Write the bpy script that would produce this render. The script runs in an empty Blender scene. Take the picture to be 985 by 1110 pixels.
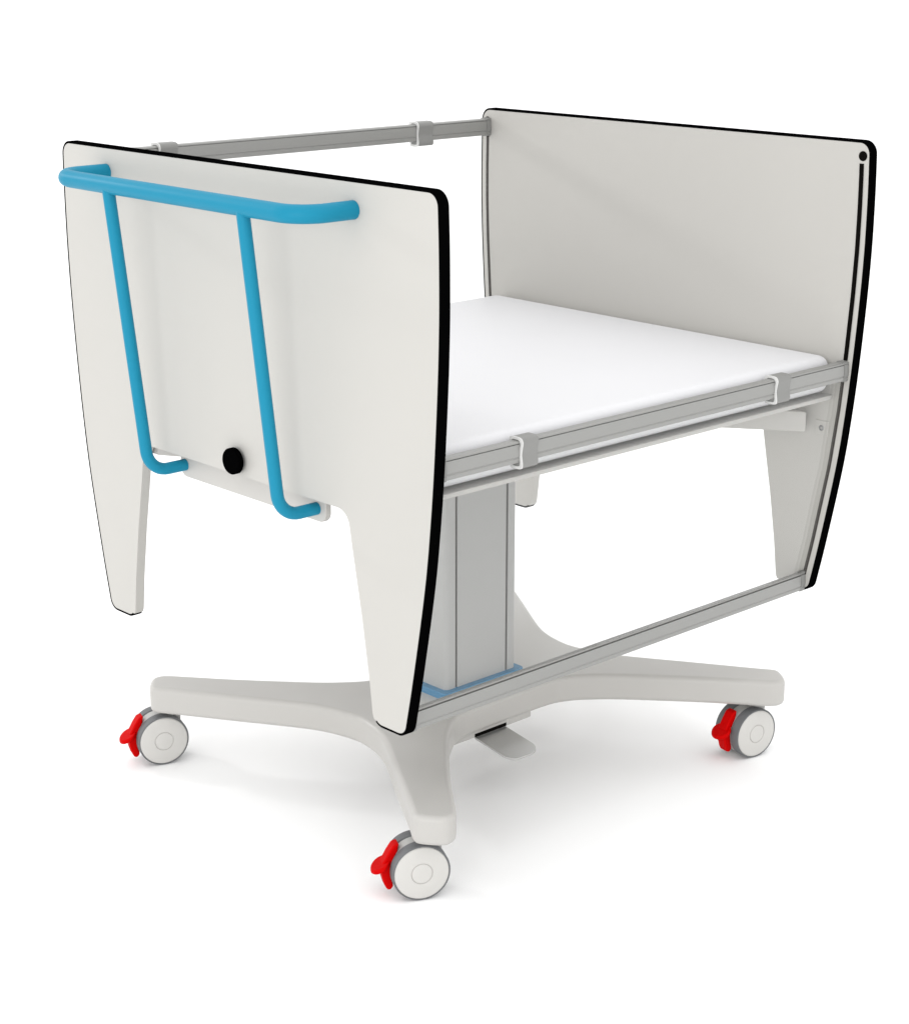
import bpy, bmesh, math
from mathutils import Vector, Matrix

scene = bpy.context.scene
COL = scene.collection

# ------------------------------------------------------------------ materials
def new_mat(name, base, rough=0.4, metal=0.0, spec=0.5, bump=0.0, bscale=400.0,
            vary=0.0, vscale=9.0, stretch=None, coat=0.0):
    m = bpy.data.materials.new(name)
    m.use_nodes = True
    nt = m.node_tree
    b = nt.nodes['Principled BSDF']
    b.inputs['Base Color'].default_value = (*base, 1)
    b.inputs['Roughness'].default_value = rough
    b.inputs['Metallic'].default_value = metal
    b.inputs['Specular IOR Level'].default_value = spec
    b.inputs['Coat Weight'].default_value = coat
    tc = nt.nodes.new('ShaderNodeTexCoord')
    mp = nt.nodes.new('ShaderNodeMapping')
    nt.links.new(tc.outputs['Object'], mp.inputs['Vector'])
    if stretch:
        mp.inputs['Scale'].default_value = stretch
    if vary:
        n = nt.nodes.new('ShaderNodeTexNoise')
        n.inputs['Scale'].default_value = vscale
        n.inputs['Detail'].default_value = 5
        nt.links.new(mp.outputs['Vector'], n.inputs['Vector'])
        r = nt.nodes.new('ShaderNodeMapRange')
        r.inputs['From Min'].default_value = 0.3
        r.inputs['From Max'].default_value = 0.7
        r.inputs['To Min'].default_value = max(0.02, rough - vary)
        r.inputs['To Max'].default_value = rough + vary
        nt.links.new(n.outputs['Fac'], r.inputs['Value'])
        nt.links.new(r.outputs['Result'], b.inputs['Roughness'])
    if bump:
        n2 = nt.nodes.new('ShaderNodeTexNoise')
        n2.inputs['Scale'].default_value = bscale
        n2.inputs['Detail'].default_value = 3
        nt.links.new(mp.outputs['Vector'], n2.inputs['Vector'])
        bp = nt.nodes.new('ShaderNodeBump')
        bp.inputs['Strength'].default_value = bump
        bp.inputs['Distance'].default_value = 0.0004
        nt.links.new(n2.outputs['Fac'], bp.inputs['Height'])
        nt.links.new(bp.outputs['Normal'], b.inputs['Normal'])
    return m

M_LAM = new_mat('warm_white_laminate', (0.46, 0.449, 0.423), 0.42, spec=0.35, vary=0.06)
M_BLK = new_mat('black_edging', (0.0012, 0.0012, 0.0013), 0.8, spec=0.0, vary=0.05)
M_SLOT = new_mat('dark_channel', (0.005, 0.0045, 0.004), 0.7, spec=0.0)
M_SLOTG = new_mat('grey_channel', (0.06, 0.055, 0.051), 0.6, spec=0.1)
M_BLUE = new_mat('blue_paint', (0.010, 0.212, 0.335), 0.45, spec=0.12, vary=0.05)
M_TRIM = new_mat('blue_collar', (0.030, 0.185, 0.345), 0.5, spec=0.3)
M_ALU = new_mat('brushed_aluminium', (0.285, 0.285, 0.275), 0.38, metal=0.3, spec=0.4,
                vary=0.08, vscale=60, stretch=(0.4, 30, 30))
M_CLIP = new_mat('grey_clip_plastic', (0.22, 0.22, 0.212), 0.45, spec=0.4, vary=0.05)
M_CLIPE = new_mat('pale_clip_edge', (0.62, 0.62, 0.61), 0.4, spec=0.4)
M_CAST = new_mat('pale_grey_casting', (0.447, 0.436, 0.415), 0.36, spec=0.4, vary=0.06, bump=0.04, bscale=500)
M_COLU = new_mat('grey_column_paint', (0.37, 0.37, 0.362), 0.4, spec=0.4, vary=0.06)
M_MATT = new_mat('white_mattress_cover', (0.655, 0.655, 0.67), 0.55, spec=0.3, vary=0.05, bump=0.06, bscale=260)
M_WHEEL = new_mat('white_wheel_plastic', (0.535, 0.525, 0.502), 0.4, spec=0.4, vary=0.05)
M_TYRE = new_mat('grey_tyre_rubber', (0.135, 0.14, 0.145), 0.6, spec=0.3, vary=0.05)
M_HOUS = new_mat('grey_caster_housing', (0.43, 0.43, 0.415), 0.4, spec=0.4)
M_RED = new_mat('red_brake_plastic', (0.50, 0.0005, 0.0005), 0.5, spec=0.04, vary=0.05)
M_PED = new_mat('pedal_steel', (0.50, 0.50, 0.49), 0.28, metal=0.75, spec=0.5, vary=0.05)
M_SCREW = new_mat('screw_steel', (0.25, 0.25, 0.25), 0.3, metal=0.9)
M_FLOOR = new_mat('white_studio_floor', (0.93, 0.93, 0.93), 0.7, spec=0.0)

def acrylic():
    m = bpy.data.materials.new('clear_acrylic')
    m.use_nodes = True
    nt = m.node_tree
    nt.nodes.clear()
    out = nt.nodes.new('ShaderNodeOutputMaterial')
    tr = nt.nodes.new('ShaderNodeBsdfTransparent')
    tr.inputs['Color'].default_value = (0.985, 0.987, 0.985, 1)
    gl = nt.nodes.new('ShaderNodeBsdfGlossy')
    gl.inputs['Roughness'].default_value = 0.02
    gl.inputs['Color'].default_value = (1, 1, 1, 1)
    lw = nt.nodes.new('ShaderNodeLayerWeight')
    lw.inputs['Blend'].default_value = 0.5
    pw = nt.nodes.new('ShaderNodeMath'); pw.operation = 'POWER'; pw.inputs[1].default_value = 5
    nt.links.new(lw.outputs['Facing'], pw.inputs[0])
    fr = nt.nodes.new('ShaderNodeMath'); fr.operation = 'MULTIPLY_ADD'
    fr.inputs[1].default_value = 0.6; fr.inputs[2].default_value = 0.03
    nt.links.new(pw.outputs[0], fr.inputs[0])
    mx = nt.nodes.new('ShaderNodeMixShader')
    nt.links.new(fr.outputs[0], mx.inputs['Fac'])
    nt.links.new(tr.outputs['BSDF'], mx.inputs[1])
    nt.links.new(gl.outputs['BSDF'], mx.inputs[2])
    nt.links.new(mx.outputs['Shader'], out.inputs['Surface'])
    return m
M_ACR = acrylic()

# ------------------------------------------------------------------ helpers
def link(name, bm, mats, parent=None, smooth=True, bevel=0.0, segs=3, angle=35, label=None, subsurf=0):
    me = bpy.data.meshes.new(name)
    bmesh.ops.recalc_face_normals(bm, faces=bm.faces[:])
    bm.to_mesh(me); bm.free()
    for m in (mats if isinstance(mats, (list, tuple)) else [mats]):
        me.materials.append(m)
    if smooth:
        me.polygons.foreach_set('use_smooth', [True] * len(me.polygons))
        me.set_sharp_from_angle(angle=math.radians(angle))
    o = bpy.data.objects.new(name, me)
    COL.objects.link(o)
    if parent is not None:
        o.parent = parent
    if label:
        o['label'] = label
    if bevel:
        b = o.modifiers.new('bevel', 'BEVEL')
        b.width = bevel; b.segments = segs; b.limit_method = 'ANGLE'
        b.angle_limit = math.radians(32); b.harden_normals = True
    return o

def empty(name, loc=(0, 0, 0), rz=0, parent=None):
    o = bpy.data.objects.new(name, None)
    o.empty_display_size = 0.05
    o.location = loc; o.rotation_euler = (0, 0, rz)
    COL.objects.link(o)
    if parent is not None: o.parent = parent
    return o

def add_box(bm, x0, x1, y0, y1, z0, z1, M=None, mi=0):
    vs = [bm.verts.new((x, y, z)) for x in (x0, x1) for y in (y0, y1) for z in (z0, z1)]
    if M is not None:
        for v in vs: v.co = M @ v.co
    for q in ((0, 1, 3, 2), (4, 6, 7, 5), (0, 4, 5, 1), (2, 3, 7, 6), (0, 2, 6, 4), (1, 5, 7, 3)):
        f = bm.faces.new([vs[i] for i in q]); f.material_index = mi

def prism(bm, pts, axis, a0, a1, mi=0):
    """extrude a closed 2D polygon along an axis (0=x: pts are y,z; 1=y: x,z; 2=z: x,y)"""
    def mk(p, a):
        if axis == 0: return (a, p[0], p[1])
        if axis == 1: return (p[0], a, p[1])
        return (p[0], p[1], a)
    A = [bm.verts.new(mk(p, a0)) for p in pts]
    B = [bm.verts.new(mk(p, a1)) for p in pts]
    n = len(pts)
    fs = [bm.faces.new(A), bm.faces.new(B[::-1])]
    for i in range(n):
        fs.append(bm.faces.new((A[i], A[(i + 1) % n], B[(i + 1) % n], B[i])))
    for f in fs: f.material_index = mi
    return A, B

def fillet(pts, radii, seg=8):
    """round the corners of a closed polygon"""
    out = []
    n = len(pts)
    for i, p in enumerate(pts):
        r = radii[i] if isinstance(radii, (list, tuple)) else radii
        p = Vector(p)
        if r <= 0:
            out.append(tuple(p)); continue
        a = Vector(pts[i - 1]) - p; b = Vector(pts[(i + 1) % n]) - p
        la, lb = a.length, b.length
        a.normalize(); b.normalize()
        ang = a.angle(b)
        t = min(r / math.tan(ang / 2), la * 0.49, lb * 0.49)
        rr = t * math.tan(ang / 2)
        c = p + (a + b).normalized() * (rr / math.sin(ang / 2))
        s = p + a * t - c; e = p + b * t - c
        tot = s.angle(e)
        sgn = 1 if s.x * e.y - s.y * e.x > 0 else -1
        for k in range(seg + 1):
            th = sgn * tot * k / seg
            out.append((c.x + s.x * math.cos(th) - s.y * math.sin(th),
                        c.y + s.x * math.sin(th) + s.y * math.cos(th)))
    return out

def spline(pts, n=6):
    """Catmull-Rom through the points"""
    P = [Vector(p) for p in pts]
    P = [2 * P[0] - P[1]] + P + [2 * P[-1] - P[-2]]
    out = []
    for i in range(1, len(P) - 2):
        for k in range(n):
            t = k / n
            a, b, c, d = P[i - 1], P[i], P[i + 1], P[i + 2]
            out.append(0.5 * ((2 * b) + (c - a) * t + (2 * a - 5 * b + 4 * c - d) * t * t + (3 * b - a - 3 * c + d) * t ** 3))
    out.append(P[-2])
    return out

def tube(bm, path, r, seg=20, caps=True, mi=0):
    path = [Vector(p) for p in path]
    rings = []
    up = None
    for i, p in enumerate(path):
        if i == 0: t = path[1] - p
        elif i == len(path) - 1: t = p - path[i - 1]
        else: t = (path[i + 1] - p).normalized() + (p - path[i - 1]).normalized()
        t.normalize()
        if up is None:
            up = Vector((0, 0, 1)) if abs(t.z) < 0.9 else Vector((1, 0, 0))
        u = (up - t * up.dot(t)).normalized(); v = t.cross(u)
        up = u
        rings.append([bm.verts.new(p + r * (math.cos(2 * math.pi * k / seg) * u + math.sin(2 * math.pi * k / seg) * v)) for k in range(seg)])
    for a, b in zip(rings, rings[1:]):
        for k in range(seg):
            bm.faces.new((a[k], a[(k + 1) % seg], b[(k + 1) % seg], b[k])).material_index = mi
    if caps:
        bm.faces.new(rings[0][::-1]).material_index = mi
        bm.faces.new(rings[-1]).material_index = mi

def bend(pts, radii, seg=10):
    """3D polyline with rounded inner corners"""
    P = [Vector(p) for p in pts]
    out = [P[0]]
    for i in range(1, len(P) - 1):
        a = (P[i - 1] - P[i]).normalized(); b = (P[i + 1] - P[i]).normalized()
        ang = a.angle(b); t = radii[i - 1] / math.tan(ang / 2)
        s = P[i] + a * t; e = P[i] + b * t
        c = P[i] + (a + b).normalized() * (radii[i - 1] / math.sin(ang / 2))
        vs, ve = s - c, e - c
        om = vs.angle(ve)
        for k in range(seg + 1):
            q = k / seg
            out.append(c + (vs * math.sin((1 - q) * om) + ve * math.sin(q * om)) / math.sin(om))
    out.append(P[-1])
    return out

def lathe_x(bm, prof, seg=48, cy=0.0, cz=0.0, x0=0.0, mis=None):
    """revolve (x, r) profile about an axis parallel to x"""
    rings = []
    for x, r in prof:
        if r < 1e-6:
            rings.append([bm.verts.new((x0 + x, cy, cz))])
        else:
            rings.append([bm.verts.new((x0 + x, cy + r * math.cos(2 * math.pi * k / seg), cz + r * math.sin(2 * math.pi * k / seg))) for k in range(seg)])
    for i, (a, b) in enumerate(zip(rings, rings[1:])):
        mi = mis[i] if mis else 0
        for k in range(seg):
            k2 = (k + 1) % seg
            if len(a) == 1: f = bm.faces.new((a[0], b[k2], b[k]))
            elif len(b) == 1: f = bm.faces.new((a[k], a[k2], b[0]))
            else: f = bm.faces.new((a[k], a[k2], b[k2], b[k]))
            f.material_index = mi

# ------------------------------------------------------------------ dimensions (metres)
L = 0.728            # inner face of the head panel, outer face of the foot panel is x = 0
T = 0.013            # panel thickness
HT, ZB = 0.836, 0.229
CX = L / 2

# half outline of an end panel, y as a function of z, from the top down
SIDE = [(0.836, .3502), (0.79, .3518), (0.75, .3524), (0.70, .3522), (0.64, .3500), (0.56, .3450),
        (0.487, .3385), (0.41, .3288), (0.302, .3090), (0.229, .2935)]
LEG = [(.2385, .229), (.2317, .2862), (.2205, .355), (.2070, .4239)]

def side_y(z):
    s = SIDE
    for (z1, y1), (z0, y0) in zip(s, s[1:]):
        if z0 <= z <= z1:
            return y0 + (y1 - y0) * (z - z0) / (z1 - z0)
    return s[-1][1] if z < s[-1][0] else s[0][1]

def slot_y(z):
    return side_y(z) - 0.0135

# ------------------------------------------------------------------ the cot
cot = empty('hospital_cot', (0, 0, 0))
cot['label'] = 'white wheeled hospital cot with blue push rail, clear drop sides and red caster brakes'
cot['category'] = 'hospital cot'

def panel_outline():
    """closed outline (y,z) with a flag: True = the black-edged outer border"""
    near = [(-v.y, v.x) for v in spline(SIDE, 5)]          # z,y -> y,z ; top to bottom, y<0
    near = [p for k, p in enumerate(near) if k in (0, len(near) - 1) or (ZB + .036 < p[1] < HT - .036)]
    # start at inner bottom corner of the near leg, go round outer border to the far leg
    sidepts = near[::-1]                                    # bottom -> top, y<0
    outer = [(-.2385, ZB)] + sidepts + [(-y, z) for y, z in near] + [(.2385, ZB)]
    nside = len(sidepts)
    rad = [0.016] + [0.016] + [0] * (nside - 2) + [0.017, 0.017] + [0] * (nside - 2) + [0.016, 0.016]
    cut_far = [(y, z) for y, z in LEG[1:]] + [(.1985, .4715)]
    cut_near = [(-y, z) for y, z in reversed(cut_far)]
    cut = cut_far + cut_near
    crad = [0, 0, 0, 0.020, 0.020, 0, 0, 0]
    pts = outer + cut
    rads = rad + crad
    flags = []
    res = []
    n = len(pts)
    for i in range(n):
        sub = fillet([pts[i - 1], pts[i], pts[(i + 1) % n]], [0, rads[i], 0])[1:-1] if rads[i] > 0 else [pts[i]]
        if i == 0: fl = [k >= len(sub) // 2 for k in range(len(sub))]
        elif i == len(outer) - 1: fl = [k <= len(sub) // 2 for k in range(len(sub))]
        else: fl = [i < len(outer)] * len(sub)
        res += sub; flags += fl
    return res, flags

OUT, FLAG = panel_outline()

def offset_outline(pts, flags, d):
    n = len(pts); area = sum(pts[i][0] * pts[(i + 1) % n][1] - pts[(i + 1) % n][0] * pts[i][1] for i in range(n))
    s = 1 if area > 0 else -1
    res = []
    for i in range(n):
        if not flags[i]: res.append(pts[i]); continue
        a = Vector(pts[i - 1]); b = Vector(pts[(i + 1) % n])
        t = (b - a).normalized()
        nrm = Vector((-t.y, t.x)) * s                        # inward
        p = Vector(pts[i]) + nrm * d
        res.append((p.x, p.y))
    return res

INS = offset_outline(OUT, FLAG, 0.0029)

def end_panel(x0, inner, label):
    """x0: low x of the panel, inner: +1 when its inner face looks to +x"""
    root = None
    bm = bmesh.new()
    prism(bm, INS, 0, x0, x0 + T)
    pn = link('end_panel', bm, M_LAM, cot, smooth=True, angle=30, label=label)
    # black edging strip around the border
    bm = bmesh.new()
    idx = [i for i, f in enumerate(FLAG) if f]
    xa, xb = x0 - 0.0002, x0 + T + 0.0002
    rings = []
    for i in idx:
        o, n_ = OUT[i], INS[i]
        rings.append([bm.verts.new((xa + .0006, *o)), bm.verts.new((xb - .0006, *o)), bm.verts.new((xb, o[0] * .8 + n_[0] * .2, o[1] * .8 + n_[1] * .2)),
                      bm.verts.new((xb, *n_)), bm.verts.new((xa, *n_)), bm.verts.new((xa, o[0] * .8 + n_[0] * .2, o[1] * .8 + n_[1] * .2))])
    for a, b in zip(rings, rings[1:]):
        for k in range(6):
            bm.faces.new((a[k], a[(k + 1) % 6], b[(k + 1) % 6], b[k]))
    bm.faces.new(rings[0]); bm.faces.new(rings[-1][::-1])
    link('edge_band', bm, M_BLK, pn, angle=40)
    # dark strips carry the guide slots' groove shade as colour; end dots above
    xf = x0 + T if inner > 0 else x0
    for s in (-1, 1):
        bm = bmesh.new()
        zs = [0.806 - k * (0.806 - 0.252) / 40 for k in range(41)]
        w = 0.0026
        pts = [(s * (slot_y(z) + w), z) for z in zs] + [(s * (slot_y(z) - w), z) for z in reversed(zs)]
        prism(bm, pts, 0, xf - 0.002, xf + inner * 0.0004 if inner > 0 else xf + 0.002) if inner > 0 else prism(bm, pts, 0, xf - 0.0004, xf + 0.002)
        link('guide_slot_shade', bm, M_SLOTG, pn)
        if s < 0:                                            # blacker strip: deeper groove shade put in as colour above the lowered rail
            bm = bmesh.new()
            zs = [0.8075 - k * (0.8075 - 0.5555) / 20 for k in range(21)]
            w = 0.0031
            pts = [(s * (slot_y(z) + w), z) for z in zs] + [(s * (slot_y(z) - w), z) for z in reversed(zs)]
            prism(bm, pts, 0, *((xf - .001, xf + .0009) if inner > 0 else (xf - .0009, xf + .001)))
            link('upper_slot_shade', bm, M_SLOT, pn)
        bm = bmesh.new()
        a, b = (xf - 0.002, xf + 0.0006) if inner > 0 else (xf - 0.0006, xf + 0.002)
        circ = [(s * 0.3388 + .0062 * math.cos(2 * math.pi * k / 28), 0.817 + .0062 * math.sin(2 * math.pi * k / 28)) for k in range(28)]
        prism(bm, circ, 0, a, b)
        link('slot_plug', bm, M_SLOT, pn)
    return pn

foot = end_panel(0.0, 1, 'white end panel with black edging carrying the blue push rail')
head = end_panel(L, -1, 'white head end panel with black edging, seen from inside')

# screws with faint square plates on the head panel legs
for s in (-1, 1):
    bm = bmesh.new()
    add_box(bm, L - 0.0012, L + 0.001, s * 0.3 - .010, s * 0.3 + .010, .4495, .4695)
    pl = link('screw_plate', bm, M_LAM, head, bevel=0.0006, segs=2)
    bm = bmesh.new()
    lathe_x(bm, [(0.003, .0040), (-.0016, .0040), (-.0024, .0030), (-.0024, .0018), (-.001, .0014), (-.001, 0)], 20, s * .3, .4595, L)
    link('screw', bm, M_SCREW, pl)

# ------------------------------------------------------------------ blue push rail on the foot panel
push = None
bm = bmesh.new()
ZR, XR = 0.8045, -0.0710
tube(bm, bend([(-0.0002, .2515, ZR), (XR, .2515, ZR), (XR, -.2170, ZR), (-0.0002, -.2170, ZR)], [0.034, 0.034]), 0.0102, 24)
push = link('push_rail', bm, M_BLUE, cot, angle=50, label='blue tubular push rail on the foot panel')
for y in (.1300, -.1275):
    bm = bmesh.new()
    tube(bm, bend([(XR - .002, y + .0060, ZR - 0.002), (-0.0395, y, .4560), (0.0135, y, .4560)], [0.030]), 0.0074, 20)
    link('rail_post', bm, M_BLUE, push, angle=50)

# black knob under the rail
bm = bmesh.new()
lathe_x(bm, [(0.0, .007), (-.004, .007), (-.004, .0148), (-.005, .0158), (-.0115, .0158), (-.013, .0148), (-.0132, 0)], 40, 0, .4905, 0)
link('knob', bm, M_BLK, cot, angle=30)

# bracket plate behind the cut-out, welded to the posts
bm = bmesh.new()
pl = fillet([(-.1435, .4405), (.1400, .4405), (.1400, .50), (-.1435, .50)], [.012, .012, .002, .002])
prism(bm, pl, 0, T + .0006, T + .0090)
link('rail_bracket', bm, M_CAST, cot, bevel=0.0012, segs=2, angle=30)

# ------------------------------------------------------------------ drop sides
def rail_profile(hw, top, bot, gw=.0007, gd=.0020):
    h = [(hw - .0018, bot), (hw - .0006, bot + .001), (hw - .0004, bot + .0050), (hw - .0010, bot + .0056), (hw - .0010, bot + .0064), (hw - .0002, bot + .0072),
         (hw, 0.0), (hw - .0003, top - .0027 - gw), (hw - gd, top - .0025 - gw), (hw - gd, top - .0025), (hw - .0002, top - .0022), (hw - .0008, top - .0007), (hw - .0022, top)]
    return h + [(-x, z) for x, z in reversed(h)]
RAILP = rail_profile(.0066, .0132, -.0112)
LOWP = rail_profile(.0042, .0132, -.0125, .0017, .0030)

def profile(bm, y, z, x0, x1, grow=0.0, pts=RAILP):
    P = []
    for a, b in pts:
        v = Vector((a, b)); ln = v.length
        v = v * ((ln + grow) / ln)
        P.append((y + v.x, z + v.y))
    prism(bm, P, 0, x0, x1)

def clip(parent, x0, x1, y, z, face):
    """sprung grey clip hooked over the rail; face = side (sign of y) it shows its waved front"""
    base = [(-.0075, -.0175), (-.004, -.0185), (.0072, -.0178), (.0094, -.0140), (.0088, -.008), (.0080, -.002), (.0092, .006), (.0100, .011),
            (.0082, .0150), (.0040, .0166), (-.0060, .0166), (-.0092, .0150), (-.0100, .0110), (-.0092, .002), (-.0090, -.010)]
    sp = spline([(a, b) for a, b in base] + [base[0]], 4)[:-1]
    P = [(y + face * v.x, z + v.y) for v in sp]
    bm = bmesh.new()
    prism(bm, P, 0, x0, x1)
    o = link('rail_clip', bm, M_CLIP, parent, bevel=0.0008, segs=2, angle=40)
    # pale rim along both cut ends
    cy = y; cz = z
    for xa, xb in ((x0 - .0006, x0 + .0009),):
        bm = bmesh.new()
        n = len(P)
        out = [(cy + (p[0] - cy) * 1.04, cz + (p[1] - cz) * 1.02) for p in P]
        inn = [(cy + (p[0] - cy) * .70, cz + (p[1] - cz) * .85) for p in P]
        R = [[bm.verts.new((x, *q)) for q in ring] for x in (xa, xb) for ring in (out, inn)]
        for k in range(n):
            k2 = (k + 1) % n
            bm.faces.new((R[0][k], R[0][k2], R[1][k2], R[1][k]))
            bm.faces.new((R[2][k], R[2][k2], R[3][k2], R[3][k]))
            bm.faces.new((R[0][k], R[0][k2], R[2][k2], R[2][k]))
            bm.faces.new((R[1][k], R[1][k2], R[3][k2], R[3][k]))
        link('clip_rim', bm, M_CLIPE, o, angle=50)
    return o

def drop_side(s, ztop, zlow, label, clips):
    side = empty('drop_side', (0, 0, 0), 0, cot)
    side['label'] = label
    yt, yl = s * slot_y(ztop), s * slot_y(zlow)
    x0, x1 = T + .0012, L - .0012
    bm = bmesh.new(); profile(bm, yt, ztop, x0, x1); top = link('hand_rail', bm, M_ALU, side, angle=25)
    bm = bmesh.new(); profile(bm, yl, zlow, x0, x1, pts=LOWP); low = link('lower_rail', bm, M_ALU, side, angle=25)
    for yy, zz, pp in ((yt, ztop, RAILP), (yl, zlow, LOWP)):
        for xa, xb in ((x0 - .0006, x0 + .0075), (x1 - .0075, x1 + .0006)):
            bm = bmesh.new(); profile(bm, yy, zz, xa, xb, grow=0.0012, pts=pp)
            link('end_cap', bm, M_CLIP, side, angle=30)
    # clear sheet running in the slots
    bm = bmesh.new()
    zs = [zlow + .0135 + k * (ztop - zlow - .026) / 24 for k in range(25)]
    pts = [(s * (slot_y(z) + .0015), z) for z in zs] + [(s * (slot_y(z) - .0015), z) for z in reversed(zs)]
    prism(bm, pts, 0, x0 + .001, x1 - .001)
    link('clear_panel', bm, M_ACR, side, angle=40)
    for a, b in clips:
        clip(side, a, b, yt, ztop, s if ztop < .7 else -1)
    return side

drop_side(-1, 0.5405, 0.2430, 'near drop side lowered below the mattress edge', [(.131, .1565), (.576, .604)])
drop_side(1, 0.8075, 0.5090, 'far drop side raised level with the end panels', [(.131, .160), (.579, .609)])

# ------------------------------------------------------------------ bed platform and cross frame
bm = bmesh.new()
prism(bm, fillet([(.016, -.317), (.7255, -.317), (.7255, .317), (.016, .317)], [.004] * 4), 2, .5020, .5075)
link('bed_platform', bm, M_CAST, cot, bevel=.0008, segs=2)

def quad_sym(q):
    """mirror a quarter outline (from +y axis to +x axis) into a closed outline"""
    r = list(q)
    r += [(x, -y) for x, y in reversed(q[:-1])]
    r += [(-x, -y) for x, y in q[1:]]
    r += [(-x, y) for x, y in reversed(q[1:-1])]
    return r

fr = [(0, .085), (.10, .088), (.16, .102), (.215, .132), (.269, .178), (.319, .246), (.3465, .288), (.3465, .195), (.330, .168), (.29, .105), (.272, .05), (.268, 0)]
crn = {6, 7}
bm = bmesh.new()
prism(bm, [(CX + x, y) for x, y in quad_sym(fr)], 2, .454, .4825)
add_box(bm, CX - .11, CX + .11, -.075, .075, .4810, .5020)
link('cross_frame', bm, M_CAST, cot, bevel=.0025, segs=3, angle=30)

# ------------------------------------------------------------------ lifting column
WX, WY = .0648, .0335
bm = bmesh.new()
g0, g1, gd = .0440, .0480, .003
r = .007
def cpts(sx, sy):
    pts = []
    c = (sx * (WX - r), sy * (WY - r))
    a0 = {(1, -1): -90, (1, 1): 0, (-1, 1): 90, (-1, -1): 180}[(sx, sy)]
    for k in range(7):
        t = math.radians(a0 + 15 * k)
        pts.append((c[0] + r * math.cos(t), c[1] + r * math.sin(t)))
    return pts
prof = [(-g1, -WY), (-g1, -WY + gd), (-g0, -WY + gd), (-g0, -WY), (g0, -WY), (g0, -WY + gd), (g1, -WY + gd), (g1, -WY)]
prof += cpts(1, -1) + cpts(1, 1)
prof += [(g1, WY), (g1, WY - gd), (g0, WY - gd), (g0, WY), (-g0, WY), (-g0, WY - gd), (-g1, WY - gd), (-g1, WY)]
prof += cpts(-1, 1) + cpts(-1, -1)
prism(bm, [(CX + x, y) for x, y in prof], 2, .110, .4545)
link('lift_column', bm, M_COLU, cot, angle=40)
# dark strips at the bottom of the grooves
colm = [o for o in COL.objects if o.name == 'lift_column'][0]
for gx in (-(g0 + g1) / 2, (g0 + g1) / 2):
    for sy in (-1, 1):
        bm = bmesh.new()
        ya, yb = sorted((sy * (WY - gd + .0012), sy * (WY - gd - .001)))
        add_box(bm, CX + gx - .0019, CX + gx + .0019, ya, yb, .125, .453)
        link('column_groove', bm, M_SLOTG, colm, smooth=False)

# blue collar at the column foot
bm = bmesh.new()
o_ = fillet([(CX - WX - .0105, -WY - .0095), (CX + WX + .0085, -WY - .0095), (CX + WX + .0085, WY + .0095), (CX - WX - .0105, WY + .0095)], .008, 6)
prism(bm, o_, 2, .110, .1255)
link('column_collar', bm, M_TRIM, cot, bevel=.0012, segs=2)

# ------------------------------------------------------------------ base casting
Q = [(0, .0800), (.075, .0815), (.105, .0905), (.128, .1060), (.160, .1350), (.225, .2080), (.262, .2540), (.288, .2860), (.302, .2930), (.314, .2890),
     (.329, .2700), (.330, .2580), (.316, .2360), (.275, .1700), (.222, .0860), (.205, .0500), (.1975, .0200), (.195, 0)]
def base_outline():
    sm = [(v[0] * 1.008, v[1] * 1.008) for v in spline(Q, 4)]
    return quad_sym(sm)
bm = bmesh.new()
prism(bm, [(CX + .004 + x, y - .0035) for x, y in base_outline()], 2, .0785, .1165)
basep = link('base_frame', bm, M_CAST, cot, bevel=.0075, segs=5, angle=50, label='pale cross shaped base with four splayed arms')
# gearbox cover under the middle
bm = bmesh.new()
prism(bm, fillet([(CX - .108, -.0812), (CX + .050, -.0812), (CX + .050, .0812), (CX - .108, .0812)], .006), 2, .0715, .1000)
cov = link('base_cover', bm, M_CAST, cot, bevel=.0012, segs=2)
bm = bmesh.new()
add_box(bm, .3065, .3640, -.0817, -.0780, .0722, .0768)
link('pedal_slot', bm, M_SLOT, cov, smooth=False)

# foot pedal
bm = bmesh.new()
px0, px1 = .3080, .3640
plan = fillet([(px0, -.079), (px0, -.1475), (px1, -.1475), (px1, -.079)], [0, .017, .017, 0], 10)
A, B = prism(bm, plan, 2, 0, .0032)
for v in bm.verts:
    d = -(v.co.y + .079)
    v.co.z += .0685 - .10 * d - 1.1 * d * d + (0.0 if d < .05 else 0)
link('foot_pedal', bm, M_PED, cot, bevel=.0009, segs=2, angle=40)
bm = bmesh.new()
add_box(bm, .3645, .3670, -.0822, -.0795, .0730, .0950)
link('pedal_strip', bm, M_WHEEL, cov, bevel=.0005, segs=1)  # pale upright strip on the cover beside the pedal slot

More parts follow.
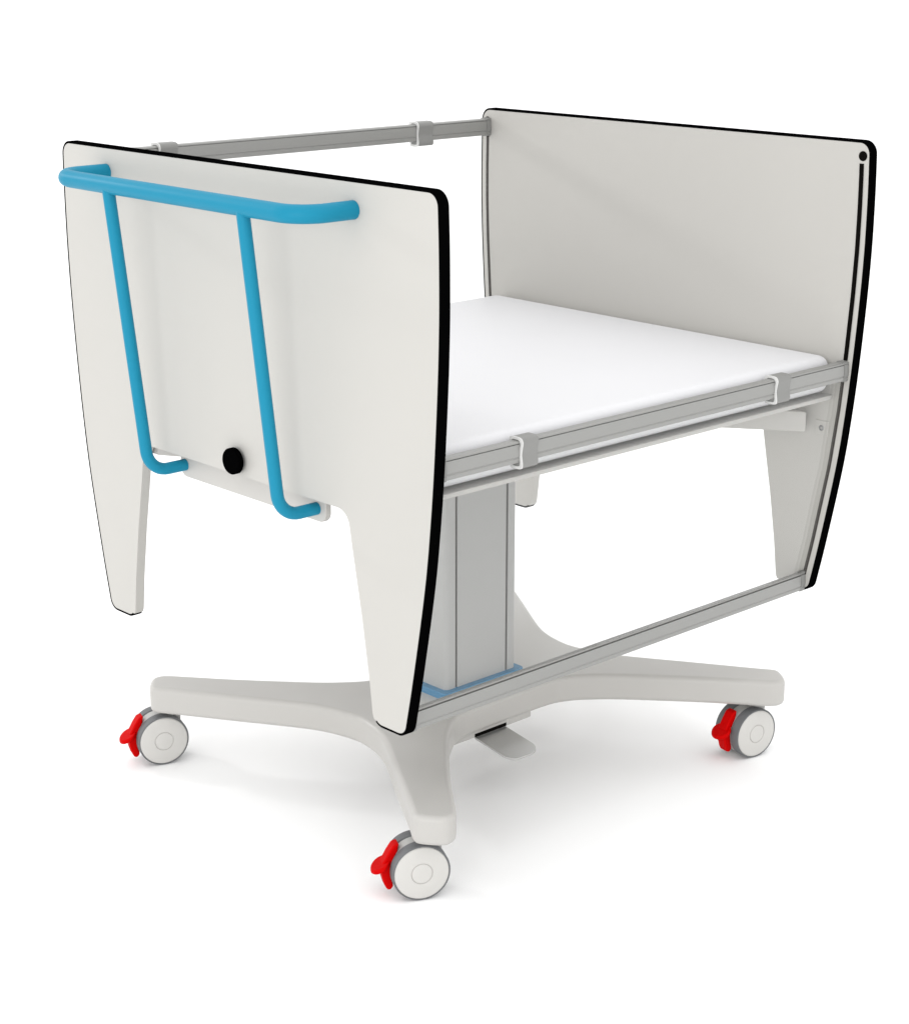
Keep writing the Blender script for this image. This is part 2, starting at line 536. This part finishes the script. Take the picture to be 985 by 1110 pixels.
# ------------------------------------------------------------------ casters
R = .0350
def make_caster(name='caster'):
    c = empty(name, (0, 0, 0), 0, cot)
    OY, OZ = -.016, R                      # wheel axle relative to swivel axis
    for s in (1, -1):
        # tyre ring
        bm = bmesh.new()
        xs = [(.0075, .026), (.0075, .0336), (.0090, .0350), (.0212, .0350), (.0226, .0345), (.0229, .0338), (.0224, .0330), (.018, .0325)]
        lathe_x(bm, [(s * a, b) for a, b in xs], 56, OY, OZ)
        w = link('tyre', bm, M_TYRE, c, angle=40)
        bm = bmesh.new()
        xs = [(.0165, .0328), (.0222, .0328), (.0231, .0320), (.0237, .0300), (.0240, .0140), (.0240, .0133), (.0231, .0129), (.0231, .0124), (.0242, .0119), (.0245, .0100), (.0245, 0)]
        lathe_x(bm, [(s * a, b) for a, b in xs], 56, OY, OZ)
        link('wheel_disc', bm, M_WHEEL, c, angle=30)
    # housing between the wheels with the hood up to the swivel
    bm = bmesh.new()
    hood = [(OY + .0342 * math.cos(math.radians(a)), OZ + .0342 * math.sin(math.radians(a))) for a in range(70, 291, 10)]
    hood += [(OY + .012, OZ - .024), (OY + .020, OZ - .006), (.0125, OZ + .005), (.0125, .0790), (-.012, .0790)]
    prism(bm, hood, 0, -.0074, .0074)
    link('caster_housing', bm, M_HOUS, c, bevel=.001, segs=2, angle=40)
    bm = bmesh.new()
    circ = [(.0135 * math.cos(2 * math.pi * k / 28), .0135 * math.sin(2 * math.pi * k / 28)) for k in range(28)]
    prism(bm, circ, 2, .066, .0850)
    link('swivel_stem', bm, M_HOUS, c, bevel=.001, segs=2)
    # red brake lever: body following the wheel, wing across it
    bm = bmesh.new()
    arc = [(OY + .0375 * math.cos(math.radians(a)), OZ + .0375 * math.sin(math.radians(a))) for a in range(140, 216, 6)]
    body = []
    prof = []
    for i, (y, z) in enumerate(arc):
        prof.append((y, z))
    outer = [(OY + .0300, 0)]
    P_out = [(OY - .0230, .0690), (OY - .0300, .0670), (OY - .0360, .0580), (OY - .0420, .0470), (OY - .0450, .0410), (OY - .0445, .0330), (OY - .0430, .0250), (OY - .0405, .0165), (OY - .0375, .0110), (OY - .0335, .0105)]
    P_in = [(OY - .0300, .0150), (OY - .0322, .0240), (OY - .0335, .0345), (OY - .0320, .0450), (OY - .0250, .0590)]
    prism(bm, P_out + P_in, 0, -.0078, .0078)
    lev = link('brake_lever', bm, M_RED, c, bevel=.002, segs=3, angle=50)
    bm = bmesh.new()
    wing = []
    for k in range(32):
        t = 2 * math.pi * k / 32
        wing.append((.0150 * math.cos(t), OY - .0440 + .0115 * math.sin(t)))
    prism(bm, wing, 2, .0390, .0450)
    for v in bm.verts:
        v.co.z += .55 * (v.co.y - (OY - .0440)) - .001
    link('brake_wing', bm, M_RED, c, bevel=.002, segs=3, angle=50)
    return c

def copy_caster(src):
    r = src.copy(); COL.objects.link(r); r.parent = cot
    for ch in list(src.children):
        k = ch.copy(); COL.objects.link(k); k.parent = r
    return r

spots = [(.0738, -.2505, 243), (.0712, .2750, 251), (.676, -.2523, 261), (.662, .2600, 250)]
first = make_caster()
for i, (x, y, az) in enumerate(spots):
    c = first if i == 0 else copy_caster(first)
    c.location = (x, y, 0); c.rotation_euler = (0, 0, math.radians(az))

# ------------------------------------------------------------------ mattress (lifts out: a thing of its own)
bm = bmesh.new()
mo = fillet([(.0175, -.3140), (.7260, -.3140), (.7260, .3140), (.0175, .3140)], .017, 8)
prism(bm, mo, 2, .5105, .5590)
mt = link('mattress', bm, M_MATT, None, bevel=.0140, segs=7, angle=50)
mt['label'] = 'flat smooth white mattress lying on the cot platform between the panels'
mt['category'] = 'mattress'

# ------------------------------------------------------------------ floor
bm = bmesh.new()
add_box(bm, -60, 60, -60, 60, -.05, 0)
fl = link('floor', bm, M_FLOOR, None, smooth=False)
fl['kind'] = 'structure'
fl['label'] = 'seamless white studio floor under the cot'

# ------------------------------------------------------------------ light
w = bpy.data.worlds.new('World')
scene.world = w
w.use_nodes = True
bg = w.node_tree.nodes['Background']
# studio dome: white, brighter overhead than at the horizon
wn = w.node_tree.nodes
wt = wn.new('ShaderNodeTexCoord')
sx = wn.new('ShaderNodeSeparateXYZ')
w.node_tree.links.new(wt.outputs['Generated'], sx.inputs[0])
mr = wn.new('ShaderNodeMapRange')
mr.inputs['From Min'].default_value = 0.0
mr.inputs['From Max'].default_value = 1.0
mr.inputs['To Min'].default_value = 1.20
mr.inputs['To Max'].default_value = 1.95
pz = wn.new('ShaderNodeMath'); pz.operation = 'POWER'; pz.inputs[1].default_value = 3.0
cl = wn.new('ShaderNodeClamp')
w.node_tree.links.new(sx.outputs['Z'], cl.inputs['Value'])
w.node_tree.links.new(cl.outputs[0], pz.inputs[0])
w.node_tree.links.new(pz.outputs[0], mr.inputs['Value'])
w.node_tree.links.new(mr.outputs['Result'], bg.inputs['Strength'])
bg.inputs['Color'].default_value = (1.0, 1.0, 1.0, 1)

def area(name, loc, target, size, energy, color=(1, 1, 1)):
    ld = bpy.data.lights.new(name, 'AREA')
    ld.shape = 'SQUARE'; ld.size = size; ld.energy = energy; ld.color = color
    o = bpy.data.objects.new(name, ld)
    o.location = loc
    o.rotation_euler = (Vector(target) - Vector(loc)).to_track_quat('-Z', 'Y').to_euler()
    COL.objects.link(o)
    return o
area('studio_softbox', (-0.9, 3.6, 1.95), (.5, 0, .6), .32, 23)
area('added_front_fill', (-3.9, -2.1, 0.95), (.36, 0, .3), 2.2, 60)  # added fill from the front, brightens the base sides and floor

# ------------------------------------------------------------------ camera
cd = bpy.data.cameras.new('Camera')
cam = bpy.data.objects.new('Camera', cd)
COL.objects.link(cam)
cam.location = (-1.2757, -1.746, 1.0711)
yaw, pitch = .8224, -.2917
d = Vector((math.cos(pitch) * math.cos(yaw), math.cos(pitch) * math.sin(yaw), math.sin(pitch)))
cam.rotation_euler = d.to_track_quat('-Z', 'Y').to_euler()
cd.sensor_fit = 'VERTICAL'
cd.sensor_height = 36
cd.lens = 36 * 2.0816 * 985 / 1110
cd.clip_start = 0.05
cd.clip_end = 300
scene.camera = cam

vs = scene.view_settings
vs.view_transform = 'Standard'
vs.look = 'None'
vs.exposure = 0
vs.gamma = 1
scene.cycles.max_bounces = 10
scene.cycles.transparent_max_bounces = 16
